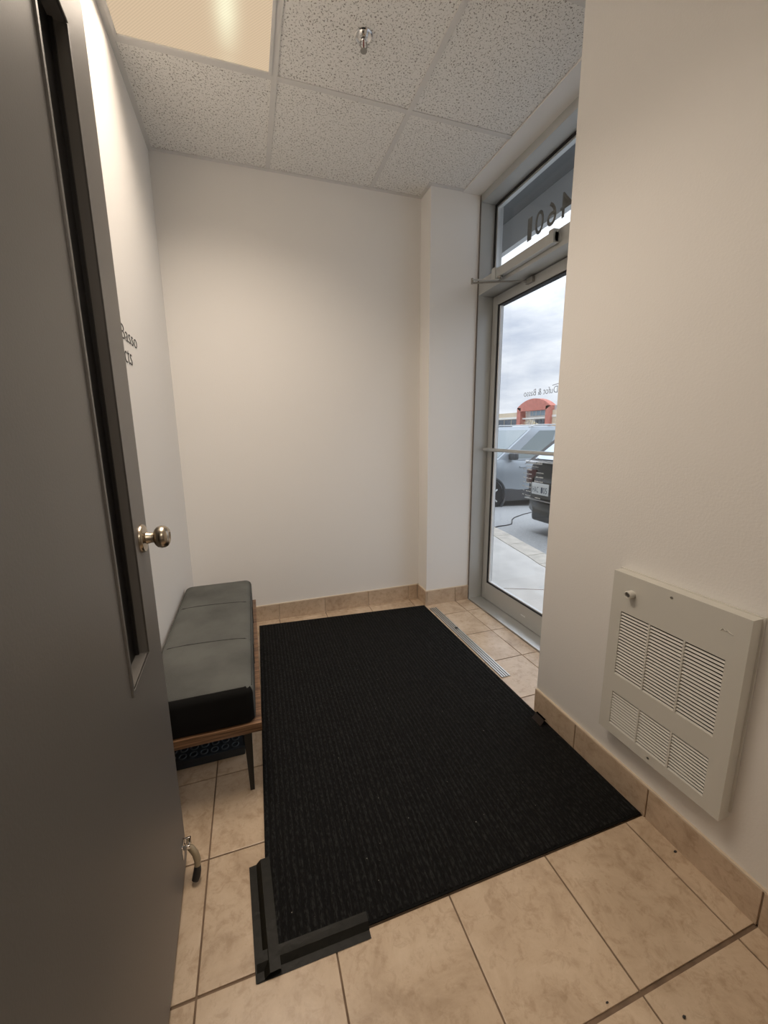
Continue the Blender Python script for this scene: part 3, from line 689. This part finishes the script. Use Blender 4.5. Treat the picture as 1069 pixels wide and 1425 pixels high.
BX('frame_rail', [((-.150, 1.255-1.745, .232), (.138, 1.27-1.745, .250)), ((-.150, 2.228-1.745, .232), (.138, 2.243-1.745, .250)), ((.131, 1.262-1.745, .232), (.145, 2.235-1.745, .250)), ((-.157, 1.262-1.745, .232), (-.143, 2.235-1.745, .250))], M['blackmetal'], bn)

# ---- dark boot tray with a ring pattern under the bench
ty = empty('boot_tray', (-.24, 1.70, 0)); tag(ty, 'dark blue grey boot tray with raised rings under the bench', 'tray')
bm = bmesh.new(); box(bm, (-.135, -.275, .001), (.145, .30, .036), .006); obj('base', bm, M['bluedark'], ty, True)
BX('rim', [((-.138, -.280, .030), (.148, -.272, .040)), ((-.138, .297, .030), (.148, .305, .040)), ((.140, -.272, .030), (.148, .297, .040)), ((-.138, -.272, .030), (-.130, .297, .040))], M['bluedark'], ty, .001)
ring0 = None
for j in range(8):
    for i in range(7):
        if ring0 is None:
            bm = bmesh.new(); torus(bm, (0, 0, 0), (0, 0, 1), .0125, .0026, 18, 6); ring0 = rg_ = obj('ring', bm, M['ring'], ty, True)
        else: rg_ = ring0.copy(); COL.objects.link(rg_)
        rg_.location = (.108-.038*i, -.252+.038*j*.95, .0375)

# ================================================================== OUTSIDE
def gz(x, y): return -.13 - .05*max(0, x-3.1) - .05*max(0, y-3.6)
def strip_surface(name, m, xs, ys, fz, thick, label, cat):
    bm = bmesh.new(); G = [[bm.verts.new((x, y, fz(x, y))) for y in ys] for x in xs]
    for i in range(len(xs)-1):
        for j in range(len(ys)-1): bm.faces.new((G[i][j], G[i+1][j], G[i+1][j+1], G[i][j+1]))
    o = obj(name, bm, m); tag(o, label, cat, kind='structure'); return o
def gfz(x, y): return max(-.13 - .05*max(0, x-3.1) - .05*max(0, y-3.6) * (1 if x > 2 else 1), -.46)
strip_surface('ground', M['asphalt'], [1.7, 2.6, 3.1, 4, 6, 8, 10, 14, 30, 60, 130], [-60, -20, -6, 0, 3.6, 4.5, 6, 8, 11, 16, 30, 70, 150], gfz, 0, 'grey worn asphalt car park outside', 'asphalt')
# kerb line (curves away from the building at the near side)
K = [(1.35, -6), (2.30, -2.0), (2.66, .8), (2.74, 2.2), (2.80, 2.9), (2.86, 3.15), (2.93, 3.55), (3.0, 3.9), (3.05, 4.25), (3.10, 4.9), (3.14, 7), (3.15, 14)]
bm = bmesh.new(); prism(bm, [(1.70, 14), (1.70, -6)] + [(x-.22, y) for x, y in K if x-.22 > 1.71], -.30, -.022)
o = obj('sidewalk', bm, M['concrete']); tag(o, 'pale concrete pavement outside the glass door', 'pavement', kind='structure')
for a, b in (((1.70, 2.62), (2.95, 2.05)), ((1.70, 4.6), (2.9, 4.35))):
    bm = bmesh.new(); tube(bm, [(a[0], a[1], -.0235), (b[0], b[1], -.0235)], .004, 6); obj('joint', bm, M['grout'], o)
kb = empty('kerb', (3, 3, -.02)); tag(kb, 'curved pale concrete kerb between pavement and asphalt', 'kerb', kind='structure')
KK = [p for p in K if p[0]-.22 > 1.71]
for i in range(len(KK)-1):
    (xa, ya), (xb, yb) = KK[i], KK[i+1]
    e = .004
    bm = bmesh.new(); prism(bm, [(xa-.218-3, ya+e-3), (xa-3, ya+e-3), (xb-3, yb-e-3), (xb-.218-3, yb-e-3)], -.30, .003)
    obj('kerb_stone', bm, M['kerb'], kb)
# canopy over the door: soffit and fascia
cp = empty('canopy', (2.2, 2, 3.2)); tag(cp, 'grey canopy overhanging the glass entrance outside', 'canopy', kind='structure')
BX('soffit', [((-.50, -5, .05), (.45, 6, .12))], M['canopy'], cp); BX('fascia', [((.36, -5, -.20), (.42, 6, .30))], M['fascia'], cp)
o = BX('wall_exterior', [((1.64, YE-.08, 2.9), (1.70, 2.60, 3.35)), ((1.70, -5, -.3), (1.78, YE-.07, 3.35)), ((1.645, 2.68, -.3), (1.70, 8, 3.35))], M['facade']); tag(o, 'grey outer facade around the glass entrance', 'wall', kind='structure')

# ---- cars
def car(name, label, loc, rz, Lc_, Wc, Hc, paint, clad, opts):
    root = empty(name, loc, rz); tag(root, label, 'car')
    hw = Wc/2; zb, zs, zm = .22, .42, opts.get('belt', 1.05); hood = opts.get('hood', 1.0)
    # stations: x, half width factor, top height, bottom height
    st = [(-Lc_/2, .80, zm-.22, .38), (-Lc_/2+.05, .90, zm-.05, .28), (-Lc_/2+.22, .98, zm, zb), (-Lc_*.25, 1.0, zm, zb), (0, 1.0, zm, zb), (Lc_*.14, 1.0, zm, zb), (Lc_*.24, .99, hood+.02, zb), (Lc_*.36, .97, hood-.03, zb), (Lc_/2-.16, .90, hood-.13, zb+.02), (Lc_/2-.04, .80, hood-.26, .30), (Lc_/2, .70, hood-.42, .36)]
    bm = bmesh.new(); rings = []
    for x, wf, zt, z0 in st:
        w_ = hw*wf
        half = [(w_*.80, z0), (w_*.96, z0+.08), (w_*1.0, z0+(zt-z0)*.35), (w_*.985, z0+(zt-z0)*.62), (w_*.97, zt-.10), (w_*.93, zt-.03), (w_*.85, zt), (w_*.4, zt+.015)]
        ring = [(y, z) for y, z in half] + [(-y, z) for y, z in half[::-1]]
        rings.append([bm.verts.new((x, y, z)) for y, z in ring])
    for A, B in zip(rings, rings[1:]):
        k = len(A)
        for i in range(k): bm.faces.new((A[i], A[(i+1) % k], B[(i+1) % k], B[i]))
    bm.faces.new(rings[0][::-1]); bm.faces.new(rings[-1])
    obj('body', bm, paint, root, True)
    # lower cladding
    bm = bmesh.new(); cw = opts.get('cladw', .985); box(bm, (-Lc_/2+.06, -hw*cw, .20), (Lc_/2-.12, hw*cw, .20+opts.get('clad', .22)), .03); obj('cladding', bm, clad, root, True)
    # greenhouse
    xb0, xb1 = opts.get('gh', (-Lc_/2+.14, Lc_*.22)); xr0, xr1 = opts.get('roof', (xb0+.45, xb1-.85))
    wb, wr = hw*.93, hw*.76; zr = Hc-.04
    def pt(u, v, s):  # u along side 0..1, v up 0..1
        xb = xb0+(xb1-xb0)*u; xr = xr0+(xr1-xr0)*u; return Vector((xb+(xr-xb)*v, s*(wb+(wr-wb)*v), zm-.02+(zr-zm+.02)*v))
    bm = bmesh.new(); nU, nV = 10, 4
    bot = [pt(i/nU, 0, 1) for i in range(nU+1)] + [pt(1-i/nU, 0, -1) for i in range(nU+1)]
    R0 = [[bm.verts.new(p.lerp(q, v/nV) if True else p) for p, q in zip(bot, [pt(i/nU, 1, 1) for i in range(nU+1)] + [pt(1-i/nU, 1, -1) for i in range(nU+1)])] for v in range(nV+1)]
    for A, B in zip(R0, R0[1:]):
        k = len(A)
        for i in range(k): bm.faces.new((A[i], A[(i+1) % k], B[(i+1) % k], B[i]))
    bm.faces.new(R0[0][::-1])
    cap = [bm.verts.new((v.co.x*.97 + (xr0+xr1)/2*.03, v.co.y*.93, Hc)) for v in R0[-1]]; k = len(cap)
    for i in range(k): bm.faces.new((R0[-1][i], R0[-1][(i+1) % k], cap[(i+1) % k], cap[i]))
    bm.faces.new(cap); obj('cabin', bm, paint if not opts.get('blackcabin') else clad, root, True)
    gm = opts['glass']
    def panel(nm, q, m, off=.006, par=root):
        q = [Vector(p) for p in q]; nn = (q[1]-q[0]).cross(q[2]-q[0]).normalized(); c = sum(q, Vector())/4
        if nn.dot(c-Vector((0, 0, c.z*.6))) < 0: nn = -nn
        bm = bmesh.new(); A = [bm.verts.new(p-nn*.012) for p in q]; B = [bm.verts.new(p+nn*off) for p in q]
        bm.faces.new(A[::-1]); bm.faces.new(B)
        for i in range(4): bm.faces.new((A[i], A[(i+1) % 4], B[(i+1) % 4], B[i]))
        return obj(nm, bm, m, par)
    for s_ in (1, -1):
        for (u0, u1, t0, t1) in opts['side']:
            panel('side_window', [pt(u0, .06, s_), pt(u1, .06, s_), pt(t1, .92, s_), pt(t0, .92, s_)], gm)
    def endp(u, v, s): p = pt(u, v, 1); return Vector((p.x, p.y*s, p.z))
    panel('windshield', [endp(1, .04, .92), endp(1, .04, -.92), endp(1, .94, -.90), endp(1, .94, .90)], gm)
    panel('rear_window', [endp(0, .04, .90), endp(0, .04, -.90), endp(0, .92, -.86), endp(0, .92, .86)], opts.get('rglass', gm))
    for xw_ in (Lc_/2-.92, -Lc_/2+.88):
        for s_ in (1, -1):
            bm = bmesh.new(); lathe(bm, (xw_, s_*(hw-.20), .345), (0, s_, 0), [(0, .33), (.02, .35), (.18, .35), (.205, .33), (.205, .24)], 32); wh = obj('wheel', bm, M['rubber'], root, True)
            bm = bmesh.new(); lathe(bm, (xw_, s_*(hw-.01), .345), (0, s_, 0), [(-.03, .235), (.004, .235), (.004, .215), (-.02, .20), (-.01, .06), (.005, .05), (.008, 0)], 32)
            for q in range(5):
                t_ = 2*PI*q/5; d_ = Vector((math.cos(t_), 0, math.sin(t_))); cyl(bm, Vector((xw_, s_*(hw-.012), .345))+d_*.04, Vector((xw_, s_*(hw-.006), .345))+d_*.225, .03, .022, 8)
            obj('rim', bm, M['alud'], wh, True)
            bm = bmesh.new(); torus(bm, (xw_, s_*(hw-.012), .345), (0, 1, 0), .385, .03, 32, 8); obj('wheel_arch', bm, clad, root, True)
    for s_ in (1, -1):
        bm = bmesh.new(); box(bm, (xb1-.42, s_*(hw+.02)-.10, zm+.0), (xb1-.30, s_*(hw+.02)+.10, zm+.14), .035); obj('side_mirror', bm, clad if opts.get('darkmirror') else paint, root, True)
        bm = bmesh.new(); tube(bm, [(xr0+.05, s_*wr*.96, Hc-.01), (xr0+.15, s_*wr*.96, Hc+.035), (xr1-.15, s_*wr*.96, Hc+.035), (xr1+.05, s_*wr*.96, Hc-.015)], .014, 8); obj('roof_rail', bm, M['alu'], root, True)
        bm = bmesh.new(); box(bm, (Lc_/2-.30, s_*hw*.62-.16, hood-.30), (Lc_/2-.05, s_*hw*.62+.16, hood-.16), .03); obj('headlamp', bm, M['alud'], root, True)
        bm = bmesh.new(); box(bm, (-Lc_/2+.0, s_*hw*.80-.10, zm-.34), (-Lc_/2+.20, s_*hw*.80+.10, zm-.14), .02); obj('tail_lamp', bm, opts['tail'], root, True)
        bm = bmesh.new(); tube(bm, [(xb1-.55-1.15*0, s_*(hw*.995), zm-.16), (xb1-.75, s_*(hw*.995), zm-.16)], .012, 8)
        obj('door_handle', bm, paint, root, True)
    return root, panel
silver = mat('grey blue car paint', (.33, .365, .395), .28, .3, spec=.6)
black = mat('black car paint', (.012, .018, .019), .16, .0, spec=.6)
plast = mat('dark grey car plastic', (.055, .058, .062), .6)
cglass = mat('car window glass', (.16, .20, .205), .06, .0, spec=1.0)
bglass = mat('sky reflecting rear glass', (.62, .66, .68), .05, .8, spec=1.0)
tailm = mat('dark red tail lamp', (.06, .008, .008), .2)
car('grey_suv', 'grey blue sport utility car seen side on behind the black car', (6.20, 7.93, -.475), PI, 4.6, 1.84, 1.80, silver, plast,
    dict(belt=1.10, hood=1.12, clad=.30, gh=(-2.05, 1.20), roof=(-1.65, .22), glass=cglass, tail=tailm, darkmirror=True,
         side=[(.60, .90, .64, .86), (.31, .57, .31, .60), (.08, .28, .12, .28)]))
bk, pnl = car('black_suv', 'black hatchback parked with its rear towards the glass door', (6.02, 3.84, -.24), 0, 4.4, 1.84, 1.62, black, M['rubber'],
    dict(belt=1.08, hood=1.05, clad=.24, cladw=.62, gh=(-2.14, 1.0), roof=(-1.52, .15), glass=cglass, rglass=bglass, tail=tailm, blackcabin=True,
         side=[(.62, .92, .66, .86), (.33, .58, .34, .60)]))
# chrome strip and plate on the tailgate (car local frame: rear is -x, its left is +y)
bm = bmesh.new(); box(bm, (-2.225, -.84, 1.045), (-2.135, .84, 1.068), .004); obj('trim_strip', bm, M['chrome'], bk, True)
bm = bmesh.new(); box(bm, (-2.235, -.66, .22), (-2.06, .66, .50), .06); obj('bumper', bm, black, bk, True)
bm = bmesh.new(); box(bm, (-2.240, -.80, .515), (-2.15, .80, .530), .004); obj('bumper_trim', bm, M['steel'], bk, True)
bm = bmesh.new(); box(bm, (-2.246, .33, .605), (-2.238, .65, .765), .002); pp = obj('licence_plate', bm, mat('white plate enamel', (.72, .74, .73), .5), bk, True)
bm = bmesh.new(); box(bm, (-2.238, .34, .62), (-2.18, .64, .75)); obj('plate_bracket', bm, plast, bk)
def plate_text(body, ya, yb, za, zb):
    # reads towards -y on the face looking to -x
    t = text_obj('plate_character', body, mat('plate blue black', (.03, .05, .09), .5), 0, 0, yb-ya, za, zb)
    bm = bmesh.new(); bm.from_mesh(t.data)
    for v in bm.verts: v.co = Vector((-2.2465 - v.co.x, yb - v.co.y, v.co.z))
    bmesh.ops.recalc_face_normals(bm, faces=bm.faces[:]); bm.to_mesh(t.data); bm.free(); t.parent = pp
for k, ch in enumerate('HAC 105'):
    if ch != ' ': plate_text(ch, .632-.041*k-.033, .632-.041*k, .632, .712)
# ---- black cord on the asphalt
pts = [(3.25, 5.05), (3.40, 4.95), (3.52, 4.93), (3.62, 4.99), (3.78, 5.03), (3.95, 5.12), (4.10, 5.30), (4.25, 5.50), (4.45, 5.70), (4.9, 6.02), (5.4, 6.3)]
bm = bmesh.new(); tube(bm, [(x, y, gfz(x, y)+.009) for x, y in pts], .008, 8); o = obj('cord', bm, M['rubber'], None, True); tag(o, 'black cord lying across the asphalt to the grey car', 'cord')
# ---- building across the car park, facing -x at x = 60
brick = mat('red brick render', (.55, .20, .15), .85, col2=(.42, .15, .115), vscale=1.5)
beige = mat('beige cladding', (.64, .53, .38), .85, var=.1, vscale=.6)
cream = mat('cream band', (.74, .72, .66), .85)
wglass = mat('shop window glass', (.06, .075, .09), .12, spec=.9)
bglz = mat('blue shop glazing', (.22, .34, .42), .1, spec=.9)
bl = empty('shop_building', (60, 72.6, -.46)); tag(bl, 'beige shopping building with a red arched brick entrance', 'building')
def Q(name, boxes, m, par=None): return BX(name, [((a[0]-60, a[1]-72.6, a[2]+.46), (b[0]-60, b[1]-72.6, b[2]+.46)) for a, b in boxes], m, par or bl)
for ya, yb in ((77.6, 125), (20, 67.4)):
    Q('wing_wall', [((60.6, ya, -.46), (75, yb, 5.25))], beige); Q('cream_band', [((60.5, ya, 3.80), (60.6, yb, 4.25))], cream)
    yy = ya+.3; k = 0
    while yy < yb-2 and k < 16:
        Q('window', [((60.52, yy, 1.2), (60.6, yy+2.5, 3.70))], wglass); yy += 2.75; k += 1
    Q('base_wall', [((60.4, ya, -.46), (60.6, yb, 1.2))], brick)
bm = bmesh.new(); arc = []; yc, hw_, zs_, zt_ = 72.6, 5.3, 6.15, 7.95
R_ = (hw_**2 + (zt_-zs_)**2)/(2*(zt_-zs_)); cz = zt_-R_; a0 = math.asin(hw_/R_)
outer = [(yc+R_*math.sin(-a0+2*a0*i/24), cz+R_*math.cos(-a0+2*a0*i/24)) for i in range(25)]
inner = [(68.7 + (76.7-68.7)*i/24, 5.40) for i in range(25)]
def V3(x, y, z): return bm.verts.new((x-60, y-72.6, z+.46))
F = [[V3(x, *p) for p in outer] for x in (60.0, 61.5)]; I = [[V3(x, *p) for p in inner] for x in (60.0, 61.5)]
for i in range(24):
    bm.faces.new((F[0][i], F[0][i+1], I[0][i+1], I[0][i])); bm.faces.new((F[1][i], F[1][i+1], I[1][i+1], I[1][i]))
    bm.faces.new((F[0][i], F[0][i+1], F[1][i+1], F[1][i])); bm.faces.new((I[0][i], I[0][i+1], I[1][i+1], I[1][i]))
for k in (0, 24): bm.faces.new((F[0][k], I[0][k], I[1][k], F[1][k]))
obj('arch', bm, brick, bl)
Q('pier', [((60.0, 67.3, -.46), (61.5, 68.7, 6.2))], brick); Q('pier', [((60.0, 76.7, -.46), (61.5, 77.9, 6.2))], brick)
Q('entrance_wall', [((61.6, 68.7, -.46), (62, 76.7, 5.5))], cream); Q('window', [((61.45, 68.9, 4.35), (61.6, 75.0, 5.35))], bglz)
for yy in (70.3, 71.7, 73.1, 74.3): Q('mullion', [((61.4, yy, 4.35), (61.46, yy+.10, 5.35))], cream)
for ya, yb in ((69.0, 70.2), (70.5, 71.3), (71.5, 72.4), (72.6, 73.4)): Q('entrance_door', [((61.45, ya, 1.2), (61.6, yb, 3.45))], wglass)
Q('canopy_band', [((60.6, 68.7, 3.62), (61.6, 76.7, 3.9))], cream)
Q('roof_unit', [((61, 66.0, 5.25), (62.4, 67.6, 6.2))], M['alu'])
# bare shrub
def shrub(x, y, z, s, lab):
    r_ = empty('shrub', (x, y, z)); tag(r_, lab, 'shrub'); rg = random.Random(int(y*7))
    bm = bmesh.new()
    for k in range(26):
        a = rg.uniform(0, 2*PI); t = rg.uniform(.2, 1); e = Vector((math.cos(a)*s*.8*t, math.sin(a)*s*1.1*t, s*rg.uniform(.8, 2.0))); tube(bm, [(0, 0, 0), e*.5+Vector((0, 0, .2)), e], [.05, .04, .02], 5)
    obj('branches', bm, mat('bare twigs', (.30, .22, .15), .9), r_)
    bm = bmesh.new()
    for k in range(420):
        a = rg.uniform(0, 2*PI); t = rg.random()**.5; c = Vector((math.cos(a)*s*t, math.sin(a)*s*1.3*t, s*(.5+1.4*rg.random()*(1-.4*t)))); d = Vector((rg.uniform(-1, 1), rg.uniform(-1, 1), rg.uniform(-1, 1)))*.16
        bm.faces.new([bm.verts.new(c+d), bm.verts.new(c+d.orthogonal()), bm.verts.new(c-d)])
    tag(obj('foliage', bm, mat('pale spring leaves', (.48, .40, .24), .9), r_), kind='stuff')
shrub(56.0, 68.5, -.46, 2.0, 'pale budding shrub in front of the red arch')
# far white cars
whitep = mat('white car paint', (.78, .79, .80), .3, spec=.5)
for (x, y, rz, Hh, lb) in ((19.0, 24.3, 2.3, 2.02, 'white van far off behind the windscreen of the grey car'), (27.0, 27.5, 2.3, 2.05, 'white car far off below the red arch')):
    car('white_car', lb, (x, y, -.46), rz, 4.6, 1.85, Hh, whitep, plast, dict(belt=1.2, hood=1.05, clad=.2, gh=(-2.1, 1.1), roof=(-1.8, .35), glass=cglass, tail=tailm, side=[(.58, .9, .62, .86), (.30, .55, .31, .57), (.06, .27, .10, .27)]))
